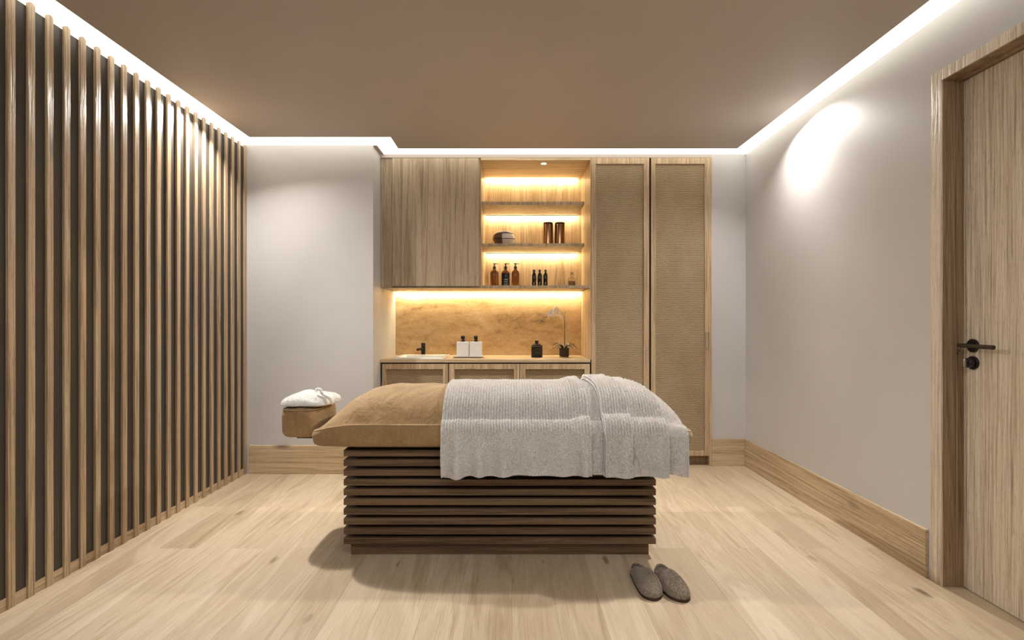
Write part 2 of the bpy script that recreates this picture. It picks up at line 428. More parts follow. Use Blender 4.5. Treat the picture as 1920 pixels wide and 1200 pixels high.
# slatted screen on the left wall
scr = thing('slat_screen', 'tall screen of upright light oak slats before the dark left wall', 'slat wall', (XL+.02, 3.2, 0))
f = 1008
y22 = 4.222; pitch = (1/500-1/940)/21*2.1*f
base = MB().box(XL+.0002, XL+.004, YR, YBL-.002, 0, .05).build('base_rail', OAKY, scr)
s0 = None
SX0, SX1 = XL+.0005, -2.101
for i in range(24):
    yc = y22+.018-i*pitch
    if s0 is None:
        b = MB(); W = .0165
        n = 8; prof = [(-W, 0.0), (W, 0.0)]
        for k in range(n+1):
            a = PI*k/n; prof.append((W*math.cos(a), 2.586+.012*math.sin(a)))
        A = [b.bm.verts.new((SX0, yc+p[0], p[1])) for p in prof]; B = [b.bm.verts.new((SX1, yc+p[0], p[1])) for p in prof]
        b.bm.faces.new(A); b.bm.faces.new(B[::-1])
        for k in range(len(prof)): b.bm.faces.new((A[k], B[k], B[(k+1) % len(prof)], A[(k+1) % len(prof)]))
        for v in b.bm.verts: v.co.y -= yc
        for v in b.bm.verts: v.co -= Vector((0, 0, 0))
        for v in b.bm.verts: v.co += ORG[scr.name]-Vector((ORG[scr.name].x, 0, ORG[scr.name].z))*1.0
        # keep x,z in world, y relative
        s0 = b.build('slat', SLAT, scr); y_ref = yc; s0.location = (0, yc-ORG[scr.name].y, 0); sl = s0
    else:
        sl = s0.copy(); C.objects.link(sl); sl.parent = scr; sl.location = (0, yc-ORG[scr.name].y, 0)

# cove light
b = MB(); z0, z1 = 2.602, 2.612
def rect(x0, x1, y0, y1): b.poly([(x0, y0), (x1, y0), (x1, y1), (x0, y1)], z0, z1)
rect(XL-.048, -1.988, YR+.001, YBL-.001); rect(1.818, XR-.001, YR+.001, YF-.001)
rect(-1.988, -.917, 4.068, YBL-.001); rect(-1.069, -.917, YBL-.001, YF-.001); rect(-.917, 1.818, 4.336, YF-.001); rect(-1.988, 1.818, YR+.001, YR+.149)
tag(b.build('cove_light', COVEM), 'continuous warm white cove light strip running around the ceiling edge', 'cove light')

# ---------------------------------------------------------------- joinery
def warm_strip(x0, x1, z, label, m=LEDM):
    t = thing('led_strip', label, 'light strip', ((x0+x1)/2, YN-.05, z), 'warm light strips of the joinery')
    MB().box(x0, x1, YN-.050, YN-.024, z-.003, z, 0).build('diffuser', m, t)
    MB().box(x0-.002, x1+.002, YN-.0535, YN-.0505, z-.009, z, 0).build('profile', OAKX, t)
    return t
# wall cabinet
wc = thing('wall_cabinet', 'large oak wall cabinet with one plain door above the sink', 'cabinet', (-.68, 4.6, 1.487))
MB().box(-1.098, -.262, YF+.022, YN, 1.487, 2.572).box(-1.098, -1.003, YF+.012, YF+.022, 1.487, 2.572).build('body', CABV, wc)
MB().box(-1.0, -.277, YF, YF+.021, 1.500, 2.570, .0015).build('door', CABV, wc)
# open shelf unit
su = thing('open_shelf_unit', 'open oak shelf niche with three warmly lit levels', 'shelf unit', (.2, 4.7, 1.487))
MB().box(-.261, .654, YF+.002, YN, 2.553, 2.572).build('top_panel', OAKX, su)
MB().box(-.261, .654, YN-.012, YN, 1.508, 2.552).build('back_panel', OAKV, su)
MB().box(-.276, -.262, YF+.0215, YF+.03, 1.487, 2.570).box(-.261, -.2605, YF+.03, YN-.012, 1.508, 2.552).build('side_panel', OAKV, su)
MB().box(.655, .6625, YF+.004, YN, .89, 2.572).build('side_panel', OAKV, su)
MB().box(-1.095, .6535, YF+.0005, YN-.001, 1.485, 1.4865).box(-.261, .6535, YF, YN-.012, 1.4865, 1.507, .001).build('shelf', CABV, su)
MB().box(-.260, .620, 4.60, YN-.0125, 1.851, 1.874, .001).build('shelf', CABV, su)
MB().box(-.260, .620, 4.60, YN-.0125, 2.206, 2.231, .001).build('shelf', CABV, su)
dl = thing('downlight', 'tiny round downlight set in top of the shelf niche', 'downlight', (.27, 4.576, 2.55))
MB().lathe([(0, 0), (.028, 0), (.03, .003), (0, .003)], .27, 4.576, 24, M=Matrix.Translation((0, 0, 2.5495))).build('bezel', STEEL, dl, 40)
MB().lathe([(0, 0), (.022, 0), (.022, .0015), (0, .0015)], .27, 4.576, 24, M=Matrix.Translation((0, 0, 2.5478))).build('lens', SPOTM, dl, 40)
warm_strip(-.245, .615, 2.552, 'warm light strip under the niche top, topmost of four')
warm_strip(-.245, .615, 2.2055, 'warm light strip beneath the upper empty shelf')
warm_strip(-.245, .615, 1.8505, 'warm light strip beneath the shelf with the canisters')
warm_strip(-1.085, .645, 1.4845, 'long warm light strip above the stone backsplash', LEDU)
tag(MB().box(-1.099, .6545, YN-.012, YN+.018, .889, 1.484).build('backsplash', STONE), 'golden brown travertine slab backsplash behind the countertop', 'backsplash')
# countertop with sink cutout
CT0, CT1 = .863, .888
SXa, SXb, SYa, SYb = -1.005, -.592, 4.535, 4.965
b = MB()
b.box(-1.0985, SXa, YF-.003, YN+.018, CT0, CT1).box(SXb, .654, YF-.003, YN+.018, CT0, CT1)
b.box(SXa, SXb, YF-.003, SYa, CT0, CT1).box(SXa, SXb, SYb, YN+.018, CT0, CT1)
tag(b.build('countertop', OAKX), 'long light oak countertop over the three woven cabinet doors', 'countertop')
# sink
sk = thing('sink', 'white rectangular drop-in washbasin at left end of countertop', 'sink', (-.8, 4.75, .888))
b = MB()
def rrect(x0, x1, y0, y1, r, z, n=6):
    pts = []
    for (cx, cy, a0) in ((x1-r, y1-r, 0), (x0+r, y1-r, PI/2), (x0+r, y0+r, PI), (x1-r, y0+r, 1.5*PI)):
        for k in range(n+1):
            a = a0+PI/2*k/n; pts.append((cx+r*math.cos(a), cy+r*math.sin(a), z))
    return pts
loops = [rrect(-1.022, -.577, 4.517, 4.985, .02, .889), rrect(-1.022, -.577, 4.517, 4.985, .02, .898), rrect(-1.018, -.581, 4.521, 4.981, .02, .902),
         rrect(-.99, -.609, 4.549, 4.93, .03, .902), rrect(-.985, -.614, 4.554, 4.925, .03, .896), rrect(-.965, -.634, 4.574, 4.905, .04, .80), rrect(-.95, -.65, 4.59, 4.89, .04, .785)]
L = [[b.bm.verts.new(p) for p in lp] for lp in loops]
for a, c in zip(L, L[1:]):
    for i in range(len(a)): b.bm.faces.new((a[i], a[(i+1) % len(a)], c[(i+1) % len(a)], c[i]))
b.bm.faces.new(L[-1])
b.build('basin', CERAM, sk, 50)
MB().lathe([(0, 0), (.02, 0), (.02, .003), (0, .004)], -.8, 4.74, 20, M=Matrix.Translation((0, 0, .7855))).build('drain', STEEL, sk, 40)
# faucet
fc = thing('faucet', 'matt black single-lever basin tap behind the white sink', 'tap', (-.818, 4.955, .902))
MB().lathe([(0, .9025), (.021, .9025), (.021, .905), (.0195, .906), (.0195, .985), (0, .985)], -.818, 4.955, 28).build('body', BLACK, fc, 40)
MB().tube([(-.822, 4.945, .957), (-.856, 4.87, .950)], [.0125, .0115], 16).build('spout', BLACK, fc, 40)
MB().lathe([(0, .987), (.0205, .987), (.0205, 1.006), (.019, 1.008), (0, 1.008)], -.818, 4.955, 28).tube([(-.815, 4.95, 1.004), (-.806, 4.90, 1.008)], .004, 8).build('lever', BLACK, fc, 40)
# base cabinet
bc = thing('base_cabinet', 'low oak base cabinet with three woven-panel doors under the countertop', 'cabinet', (-.22, 4.7, 0))
MB().box(-1.098, .654, YF+.038, YN, .08, .70).box(-1.098, .654, YF+.038, YF+.05, .70, .862).box(-1.098, -1.08, YF+.038, YN, .70, .862).box(.636, .654, YF+.038, YN, .70, .862).build('body', OAKX, bc)
MB().box(-1.09, .654, YF+.06, YN-.02, 0, .08).build('plinth', SHADOWG, bc)
MB().box(-1.09, .654, YF+.012, YF+.0375, .853, .862).build('shadow_gap', SHADOWG, bc)
def framed_door(parent, x0, x1, z0, z1, sl_, sr, st, sb, y=YF, rec=.012, th=.020):
    b = MB()
    b.box(x0, x0+sl_, y, y+th, z0, z1, .001).box(x1-sr, x1, y, y+th, z0, z1, .001)
    b.box(x0+sl_, x1-sr, y, y+th, z1-st, z1, .001).box(x0+sl_, x1-sr, y, y+th, z0, z0+sb, .001)
    d = b.build('door', OAKV, parent)
    MB().box(x0+sl_, x1-sr, y+rec, y+th-.0005, z0+sb, z1-st).build('woven_panel', WEAVE, d)
    return d
k = 1/f*YF
for (a, c, s1, s2) in ((716.4, 840, 7, 9.5), (842, 974, 10, 10.5), (975.2, 1106, 10, 10)):
    framed_door(bc, (a-960)*k, (c-960)*k, .09, .851, s1*k, s2*k, .044, .044, rec=.028, th=.036)
# wardrobe
for (a, c, s1, s2, lab) in ((1109, 1217.3, 8.5, 10, 'tall wardrobe with woven door nearest the open shelves'), (1221, 1330, 8.5, 8.5, 'tall wardrobe with woven door beside the right wall section')):
    x0, x1 = (a-960)*k, (c-960)*k
    wd = thing('wardrobe', lab, 'wardrobe', ((x0+x1)/2, 4.7, 0), 'tall woven-front wardrobes')
    MB().box(x0+.008, x1-(.0 if a > 1200 else -.003), YF+.022, YN, .08, 2.572).build('body', OAKV, wd)
    MB().box(x0+.01, x1-.005, YF+.07, YN-.02, 0, .08).build('plinth', JAMB, wd)
    d = framed_door(wd, x0, x1, .083, 2.571, s1*k, s2*k, .050, .040)
    if a > 1200:
        cx, zc = (1325.8-960)*k, 1.2-(638-604)*k
        pts = []
        for i in range(32):
            an = 2*PI*i/32; pts.append((cx+.0125*math.cos(an), YF-.003, zc+math.copysign(.058, math.sin(an))+.0125*math.sin(an)))
        MB().tube(pts, .0026, 8, closed=True).build('handle', STEEL, d, 60)
struct(MB().box(1.6475, 1.667, YF+.001, YN, 0, 2.572).build('trim_2', OAKV))

# ---------------------------------------------------------------- accessories
def pump_bottle(x, y, z, label, mat, wbig=.037, labelled=False, flip=1):
    t = thing('pump_bottle', label, 'pump bottle', (x, y, z), 'amber pump bottles on the lowest shelf')
    r = wbig
    MB().lathe([(0, z), (r-.003, z), (r, z+.004), (r, z+.118), (r-.003, z+.132), (r-.013, z+.143), (.012, z+.148), (.012, z+.156)], x, y, 36).build('glass', mat, t, 60)
    MB().lathe([(0, z+.156), (.0135, z+.156), (.0135, z+.178), (.007, z+.181), (.005, z+.183), (.005, z+.196), (0, z+.196)], x, y, 20).build('collar', BLACKP, t, 40)
    MB().lathe([(0, z+.196), (.009, z+.196), (.009, z+.206), (0, z+.208)], x, y, 16).tube([(x-.015*(flip == 2), y, z+.203), (x+.02, y-.004, z+.203), (x+.036, y-.008, z+.199)], [.0035, .003, .002], 8).build('pump', BLACKP, t, 40)
    if labelled:
        b = MB(); n = 20; A = []
        for zz in (z+.012, z+.118):
            A.append([b.bm.verts.new((x+(r+.0006)*math.sin(a), y-(r+.0006)*math.cos(a), zz)) for a in np.linspace(-1.25, 1.25, n)])
        for i in range(n-1): b.bm.faces.new((A[0][i], A[0][i+1], A[1][i+1], A[1][i]))
        l = b.build('label', LABELD, t, 60)
        b = MB()
        def line(a0, a1, za, zb):
            q = np.linspace(a0, a1, 6); rr = r+.0012
            A = [[b.bm.verts.new((x+rr*math.sin(a), y-rr*math.cos(a), zz)) for a in q] for zz in (za, zb)]
            for i in range(5): b.bm.faces.new((A[0][i], A[0][i+1], A[1][i+1], A[1][i]))
        for (a0, a1, zz, h) in ((-.35, .55, z+.060, .006), (-.42, .5, z+.047, .0025), (-.42, .45, z+.041, .0025), (-.42, .5, z+.030, .002), (-.5, .6, z+.020, .002), (-.5, .35, z+.015, .002)):
            m_ = 5; seg = (a1-a0)/m_
            for i in range(m_): line(a0+i*seg, a0+(i+.8)*seg, zz, zz+h)
        # round emblem
        for i in range(10):
            an = 2*PI*i/10; a = .05+.11*math.cos(an); zz = z+.095+.004*math.sin(an)
            line(a-.02, a+.02, zz, zz+.0012)
        line(-.02, .12, z+.083, z+.084)
        b.build('print', PRINT, l)
    else:
        MB().lathe([(0, z+.003), (r-.003, z+.005), (r-.003, z+.06+.03*random.random()), (0, z+.0905 if False else z+.062)], x, y, 24).build('liquid', OIL, t, 60) if False else None
    return t
SB = 1.507
sc = 1008/4.70
pump_bottle((927-960)/sc, 4.70, SB+.001, 'amber pump bottle without label, left of the labelled one', AMBER, .038)
pump_bottle((948-960)/sc, 4.70, SB+.001, 'amber pump bottle with a black printed label', AMBER, .036, True)
pump_bottle((966.5-960)/sc, 4.70, SB+.001, 'amber pump bottle without label, right of the labelled one', AMBER, .035, flip=2)
for x, lab in ((1001.3, 'small dark bottle nearest the pump bottles'), (1012, 'small dark bottle, middle of three on the lowest shelf'), (1022.8, 'small dark bottle nearest the clear decanter')):
    X = (x-960)/sc; t = thing('small_bottle', lab, 'bottle', (X, 4.70, SB), 'three small dark bottles on the lowest shelf'); z = SB+.001; r = .0185
    MB().lathe([(0, z), (r-.002, z), (r, z+.003), (r, z+.105), (r-.004, z+.117), (.009, z+.124), (.009, z+.130), (0, z+.130)], X, 4.70, 28).build('glass', plain('near_black_glass', srgb(34, 24, 18), .08) if x < 1002 else bpy.data.materials['near_black_glass'], t, 60)
    MB().lathe([(0, z+.131), (.0115, z+.131), (.0115, z+.148), (.010, z+.150), (0, z+.150)], X, 4.70, 20).build('cap', BLACKP, t, 40)
    b = MB()
    for j in range(4): b.box(X-.006+.001*j, X+.002+.001*j, 4.70-r-.0008, 4.70-r+.0004, z+.02+.006*j, z+.0225+.006*j)
    b.build('print', PRINT, t)
X = (1072-960)/sc; z = SB+.001
t = thing('decanter', 'clear glass decanter half full of amber oil on lowest shelf', 'bottle', (X, 4.70, SB))
MB().lathe([(0, z), (.030, z), (.033, z+.003), (.033, z+.066), (.030, z+.076), (.018, z+.084), (.011, z+.089), (.011, z+.104), (.013, z+.106), (.0095, z+.106), (.0095, z+.090), (.016, z+.082), (.028, z+.074), (.0305, z+.066), (.0305, z+.005), (0, z+.005)], X, 4.70, 36).build('glass', CLEAR, t, 60)
MB().lathe([(0, z+.0055), (.030, z+.0055), (.030, z+.048), (0, z+.048)], X, 4.70, 36).build('oil', OIL, t, 60)
MB().lathe([(0, z+.1065), (.013, z+.107), (.013, z+.126), (.010, z+.128), (0, z+.128)], X, 4.70, 20).build('stopper', OAKX, t, 40)
# canisters
sc2 = 1008/4.80; z = 1.875
for x, lab in ((1027.5, 'bronze mirrored canister, the left of the pair'), (1049.5, 'bronze mirrored canister, the right of the pair')):
    X = (x-960)/sc2; t = thing('canister', lab, 'canister', (X, 4.80, 1.874), 'pair of bronze canisters on the middle shelf')
    MB().lathe([(0, z), (.043, z), (.045, z+.002), (.045, z+.196), (0, z+.196)], X, 4.80, 40).build('body', MIRROR, t, 40)
    MB().lathe([(0, z+.197), (.0455, z+.197), (.0455, z+.209), (.043, z+.212), (0, z+.212)], X, 4.80, 40).build('lid', BRONZE, t, 40)
# striped bowl vase
X = (945-960)/sc2; t = thing('patterned_vase', 'squat cream and brown vase with black bands on middle shelf', 'vase', (X, 4.80, 1.874))
R = .100; H = .135
prof = [(.045, 0), (.062, .004), (.082, .025), (.097, .05), (.1005, .068), (.096, .088), (.082, .110), (.062, .126), (.048, .133), (.040, .135), (.036, .130), (.045, .118), (.0, .10)]
rot = Matrix.Rotation(math.radians(0), 4, 'Y')
MB().lathe([(0, 0), (.045, 0), (.062, .004), (.082, .025), (.097, .05), (.1005, .068), (.096, .088), (.082, .110), (.062, .126), (.048, .133), (.040, .134), (.034, .125), (0, .115)], X, 4.80, 64, M=Matrix.Translation((0, 0, 1.876))).build('body', CREAM, t, 60)
z1f = lambda a: .060+.004*math.cos(a*2)
z2f = lambda a: .102+.008*math.cos(a+.6)
vr = lambda zz: float(np.interp(zz, [p[1] for p in prof[:10]], [p[0] for p in prof[:10]]))
b = MB(); NA, NZ = 40, 18; Gd = []
for ia in range(NA+1):
    a = PI*.95+(PI*.50)*ia/NA; rowv = []
    for iz in range(NZ+1):
        zz = .003+(z2f(a)-.003)*iz/NZ; r_ = vr(zz)+.0007
        rowv.append(b.bm.verts.new((X+r_*math.cos(a), 4.80+r_*math.sin(a), 1.876+zz)))
    Gd.append(rowv)
for ia in range(NA):
    for iz in range(NZ): b.bm.faces.new((Gd[ia][iz], Gd[ia+1][iz], Gd[ia+1][iz+1], Gd[ia][iz+1]))
b.build('glaze', BROWNC, t, 60)
MB().tube([(X+(vr(z1f(a))-.0012)*math.cos(a), 4.80+(vr(z1f(a))-.0012)*math.sin(a), 1.876+z1f(a)) for a in np.linspace(0, 2*PI, 97)[:-1]], .0034, 8, closed=True).build('band', BLACKP, t, 60)
MB().tube([(X+(vr(z2f(a))-.0016)*math.cos(a), 4.80+(vr(z2f(a))-.0016)*math.sin(a), 1.876+z2f(a)) for a in np.linspace(PI*.95, 2*PI, 49)], [.0008]+[.0045]*47+[.0008], 8).build('band', BLACKP, t, 60)

# tray with two dispensers
sc3 = 1008/4.76
tx = (879-960)/sc3
t = thing('tray', 'flat white tray under the two soap dispensers', 'tray', (tx, 4.75, .888))
b = MB()
loops = [rrect(tx-.115, tx+.115, 4.69, 4.81, .015, .889), rrect(tx-.136, tx+.136, 4.67, 4.83, .02, .901), rrect(tx-.133, tx+.133, 4.673, 4.827, .02, .902), rrect(tx-.118, tx+.118, 4.688, 4.812, .015, .894)]
L = [[b.bm.verts.new(p) for p in lp] for lp in loops]
b.bm.faces.new(L[0])
for a, c in zip(L, L[1:]):
    for i in range(len(a)): b.bm.faces.new((a[i], a[(i+1) % len(a)], c[(i+1) % len(a)], c[i]))
b.bm.faces.new(L[-1]); b.build('dish', CERAM, t, 40)
for x, lab in ((868.5, 'white cube soap dispenser on the tray, nearer the sink'), (892.5, 'white cube soap dispenser on the tray, nearer the dark bottle')):
    X = (x-960)/sc3; z = .8945
    d = thing('soap_dispenser', lab, 'soap dispenser', (X, 4.75, z), 'white soap dispensers on the tray')
    MB().box(X-.0535, X+.0535, 4.70, 4.80, z, z+.134, .008, 3).build('body', CERAM, d, 40)
    MB().lathe([(0, z+.1345), (.017, z+.1345), (.017, z+.148), (.010, z+.150), (.010, z+.156), (0, z+.156)], X, 4.75, 24).build('collar', BLACKP, d, 40)
    MB().box(X-.016, X+.016, 4.715, 4.768, z+.1565, z+.186, .004).box(X-.005, X+.005, 4.685, 4.72, z+.172, z+.182, .003).build('pump_head', BLACKP, d, 40)
# dark apothecary bottle
X = (1006.5-960)/sc3; z = .889
t = thing('apothecary_bottle', 'square-shouldered smoked glass bottle on countertop beside the orchid', 'bottle', (X, 4.77, .888))
b = MB()
lv = [(.046, .012, 0), (.050, .015, .004), (.050, .015, .098), (.046, .018, .110), (.030, .018, .118), (.015, .0148, .121), (.014, .0138, .134), (.017, .0168, .136), (.017, .0168, .146), (.014, .0138, .148)]
L = []
for (h_, r_, dz) in lv: L.append([b.bm.verts.new(p) for p in rrect(X-h_, X+h_, 4.77-h_*.8, 4.77+h_*.8, min(r_, h_*.79), z+dz)])
b.bm.faces.new(L[0]); b.bm.faces.new(L[-1])
for a, c in zip(L, L[1:]):
    for i in range(len(a)): b.bm.faces.new((a[i], a[(i+1) % len(a)], c[(i+1) % len(a)], c[i]))
b.build('glass', SMOKE, t, 50)
MB().box(X-.044, X+.044, 4.77-.034, 4.77+.034, z+.006, z+.074, .008, 3).build('liquid', DLIQ, t, 40)
b = MB()
for j in range(3): b.box(X-.02, X+.018-.006*j, 4.77-.0412, 4.77-.0405, z+.03+.009*j, z+.033+.009*j)
b.build('print', LABELD, t)

# orchid
X = (1058-960)/sc3; Y0 = 4.77
t = thing('potted_orchid', 'white orchid in a ribbed dark pot at right end of countertop', 'orchid', (X, Y0, .888))
n = 48; b = MB()
prof = [(0, .891), (.036, .891), (.036, .897), (.041, .899), (.043, .972), (.040, .972), (.038, .955), (0, .955)]
b.lathe(prof, X, Y0, n)
for v in b.bm.verts:
    r_ = math.hypot(v.co.x-X, v.co.y-Y0)
    if r_ > .04:
        a = math.atan2(v.co.y-Y0, v.co.x-X); s_ = 1+.035*math.cos(16*a); v.co.x = X+(v.co.x-X)*s_; v.co.y = Y0+(v.co.y-Y0)*s_
pot = b.build('pot', BRONZE, t, 40)
MB().lathe([(0, .889), (.045, .889), (.046, .894), (0, .895)], X, Y0, 30).build('saucer', OAKX, t, 40)
def leaf_mesh(b, p0, ctrl, p1, width, n=12, cup=.25):
    p0, ctrl, p1 = Vector(p0), Vector(ctrl), Vector(p1); rows = []
    for i in range(n+1):
        s_ = i/n; p = p0*(1-s_)**2+ctrl*2*s_*(1-s_)+p1*s_*s_
        tg = ((ctrl-p0)*(1-s_)+(p1-ctrl)*s_).normalized(); side = tg.cross(Vector((0, 0, 1)))
        side = side.normalized() if side.length > .1 else Vector((0, 1, 0))
        nn = side.cross(tg).normalized()
        w_ = width*(math.sin(PI*min(1, s_*.92+.08))**.6)
        if i == n: w_ = .0005
        rows.append([b.bm.verts.new(p+side*w_*q+nn*(w_*cup*abs(q)+dz)) for (q, dz) in ((-1, 0), (-.5, -.0006), (0, -.001), (.5, -.0006), (1, 0), (.5, -.002), (0, -.0026), (-.5, -.002))])
    for a, c in zip(rows, rows[1:]):
        for k_ in range(8): b.bm.faces.new((a[k_], a[(k_+1) % 8], c[(k_+1) % 8], c[k_]))
    b.bm.faces.new(rows[0]); b.bm.faces.new(rows[-1])
for (dx, dy, hz, ex, ey, ez) in ((-.05, -.02, 1.03, -.105, -.03, .965), (-.05, .03, 1.04, -.085, .04, .995), (-.03, -.04, 1.02, -.06, -.06, .975), (.05, -.01, 1.035, .112, -.02, .965), (.05, .03, 1.04, .10, .05, .990), (.03, -.05, 1.02, .075, -.05, .968), (.03, .0, 1.03, .06, .02, 1.01)):
    b = MB(); leaf_mesh(b, (X+.01*math.copysign(1, dx), Y0, .958), (X+dx, Y0+dy, hz), (X+ex, Y0+ey, ez), .014); b.build('leaf', LEAF, t, 60)
b = MB(); leaf_mesh(b, (X+.0, Y0, .96), (X-.005, Y0-.01, 1.085), (X-.075, Y0-.02, 1.098), .008); b.build('bract', PALE, t, 60)
MB().tube([(X+.006, Y0, .955), (X+.006, Y0, 1.298)], .0018, 8).build('stake', STEM, t, 60)
st = [(X+.002, Y0, .955), (X+.003, Y0, 1.1), (X+.002, Y0-.003, 1.2), (X-.008, Y0-.006, 1.255), (X-.03, Y0-.01, 1.295), (X-.065, Y0-.014, 1.305), (X-.105, Y0-.018, 1.285), (X-.15, Y0-.02, 1.255), (X-.20, Y0-.02, 1.215), (X-.222, Y0-.02, 1.190)]
P = [Vector(p) for p in st]; sm = []
for i in range(len(P)-1):
    a, b_, c_, d_ = P[max(i-1, 0)], P[i], P[i+1], P[min(i+2, len(P)-1)]
    for q in np.linspace(0, 1, 6, endpoint=False):
        sm.append(.5*((2*b_)+(-a+c_)*q+(2*a-5*b_+4*c_-d_)*q*q+(-a+3*b_-3*c_+d_)*q**3))
sm.append(P[-1])
stem = MB().tube(sm, list(np.linspace(.0022, .0009, len(sm))), 8).build('stem', STEM, t, 60)
b = MB()
for (q) in (-.158, -.175, -.19, -.205, -.218):
    p = min(sm, key=lambda s_: abs(s_.x-(X+q)))
    b.lathe([(0, -.005), (.004, -.001), (.004, .002), (0, .005)], p.x, p.y, 8, M=Matrix.Translation((0, 0, p.z-.006)))
b.build('bud', LEAF, t, 60)
def flower(cx, cy, cz, s_, tilt, yaw):
    b = MB(); R_ = Matrix.Translation((cx, cy, cz)) @ Matrix.Rotation(yaw, 4, 'Z') @ Matrix.Rotation(tilt, 4, 'X')
    for kpet in range(5):
        a0 = PI/2+kpet*2*PI/5; wid = (.55 if kpet % 5 in (1, 4) else .36)*s_; ln = s_
        rows = []
        for i in range(7):
            q = i/6; w_ = wid*math.sin(PI*(q*.85+.1))**.7 if i < 6 else wid*.18
            rows.append([b.bm.verts.new(R_ @ Vector((math.cos(a0)*q*ln-math.sin(a0)*w_*e, -.25*s_*q*(1-q)+.12*s_*e*e*q+dy, math.sin(a0)*q*ln+math.cos(a0)*w_*e))) for (e, dy) in ((-1, 0), (0, 0), (1, 0), (0, .0008))])
        for r0, r1 in zip(rows, rows[1:]):
            for k_ in range(4): b.bm.faces.new((r0[k_], r0[(k_+1) % 4], r1[(k_+1) % 4], r1[k_]))
    fl = b.build('flower', PETAL, t, 60)
    c = MB(); c.lathe([(0, -.004), (.003, -.002), (.004, .001), (0, .004)], cx, cy-.004, 10, M=Matrix.Translation((0, 0, cz))); c.build('lip', PALE, fl, 60)
for (px, py, s_, ti, ya) in ((1029, 589, .024, .1, -.2), (1035, 584, .025, -.2, .2), (1041, 582, .022, .2, .4), (1045, 586, .022, 0, .8), (1050, 589, .022, .3, .9), (1052, 595, .020, .3, .6), (1044, 578, .018, -.3, .3), (1036, 591, .019, .4, -.2)):
    flower((px-960)/sc3, Y0-.028-.004*random.random(), 1.2-(py-604)/sc3, s_, ti, ya)

# ---------------------------------------------------------------- massage table
MXc, MYc, MHX, MHY = -.050, 3.07, .986, .370
mt = thing('massage_table', 'massage table with tan mattress on a dark slatted wooden base', 'massage table', (-.06, 3.07, 0))
BX0, BX1, BY0, BY1 = -.861, .736, 2.747, 3.393
sl0 = None
for i in range(10):
    zt = .546-i*.0499
    if sl0 is None:
        O = ORG[mt.name]
        b = MB().box(BX0, BX1, BY0, BY1, O.z-.016, O.z+.016, .002)
        sl0 = b.build('slat', DARKW, mt); sl0.location = (0, 0, zt-.016)
    else:
        s_ = sl0.copy(); C.objects.link(s_); s_.parent = mt; s_.location = (0, 0, zt-.016)
b = MB()
for i in range(10):
    zt = .546-i*.0499
    if i < 9: b.box(BX0+.05, BX1-.05, BY0+.05, BY1-.05, zt-.0495, zt-.0325)
b.box(BX0+.05, BX1-.05, BY0+.05, BY1-.05, .5465, .566)
b.build('core', DARKW, mt)
MB().box(BX0+.03, BX1-.03, BY0+.03, BY1-.03, 0, .0645, .001).build('plinth', DARKW, mt)
def seam_z(u):
    d = (1-abs(u))*MHX
    return .683-.052*max(0, 1-d/.27)**2
def surf(x, y):
    u = (x-MXc)/MHX; v = (y-MYc)/MHY
    u = max(-1, min(1, u)); v = max(-1, min(1, v))
    d = (1-abs(u))*MHX; L_ = .42 if u < 0 else .34
    g = 1-(1-min(d/L_, 1))**(2.3 if u < 0 else 2.6)
    h = (1-abs(v)**2.6)**.62
    rr = (abs(u)**8+abs(v)**8)**(1/8)
    z = seam_z(u)+.158*g*h*(1-min(rr, 1)**14)
    return z
def wrinkle(x, y, amp=1.0):
    a = mnoise.noise(Vector((x*9+y*3, y*2.2, 1.3)))*.006 + mnoise.noise(Vector((x*3.2-y*5, y*4, 5.1)))*.006
    # a few diagonal creases
    for (cx, sl_, w_) in ((-.62, .45, .018), (-.55, .6, .014), (-.78, -.2, .02), (-.44, .8, .02)):
        dd = (x-cx-sl_*(y-2.9)); a -= .006*math.exp(-(dd/w_)**2)*max(0, 1-abs(y-2.86)/.2)
    return a*amp
NU, NV = 200, 90
V = []; F = []
def bxy(u, v):
    m = max(abs(u), abs(v), 1e-6); a, b_ = abs(u)/m, abs(v)/m
    kk = 1/(max(a**9+b_**9, 1e-9)**(1/9)) if m > 1e-5 else 1; return u*kk, v*kk
idx = {}
for i in range(NU+1):
    for j in range(NV+1):
        u, v = -1+2*i/NU, -1+2*j/NV
        u = math.sin(u*PI/2*.9)/math.sin(PI/2*.9); v = math.sin(v*PI/2*.9)/math.sin(PI/2*.9)
        uu, vv = bxy(u, v); x = MXc+uu*MHX; y = MYc+vv*MHY
        e = max(abs(u), abs(v)); am = min(1, (1-e)*12)
        idx[(i, j)] = len(V); V.append((x, y, surf(x, y)+wrinkle(x, y, am)))
for i in range(NU):
    for j in range(NV): F.append((idx[(i, j)], idx[(i+1, j)], idx[(i+1, j+1)], idx[(i, j+1)]))
border = [(i, 0) for i in range(NU)]+[(NU, j) for j in range(NV)]+[(i, NV) for i in range(NU, 0, -1)]+[(0, j) for j in range(NV, 0, -1)]
ring = [idx[q] for q in border]; seam_pts = [V[q] for q in ring]
prev = ring
for (q, out) in ((.1, .006), (.3, .011), (.5, .010), (.75, .005), (.92, -.001), (1.0, -.012), (1.0, -.05)):
    cur = []
    for r_ in ring:
        x, y, z = V[r_]; dx, dy = (x-MXc)/MHX, (y-MYc)/MHY
        nx, ny = np.sign(dx)*abs(dx)**8, np.sign(dy)*abs(dy)**8; l_ = math.hypot(nx, ny)+1e-9; nx /= l_; ny /= l_
        zb = .570-.004*max(0, abs(dx)-.9)*10
        wr = mnoise.noise(Vector((x*11, y*11, q*2.0)))*.007*math.sin(PI*min(q, .95))
        cur.append(len(V)); V.append((x+nx*(out+wr), y+ny*(out+wr), z+(zb-z)*q))
    for k_ in range(len(ring)):
        k2 = (k_+1) % len(ring); F.append((prev[k_], cur[k_], cur[k2], prev[k2]))
    prev = cur
F.append(tuple(prev))
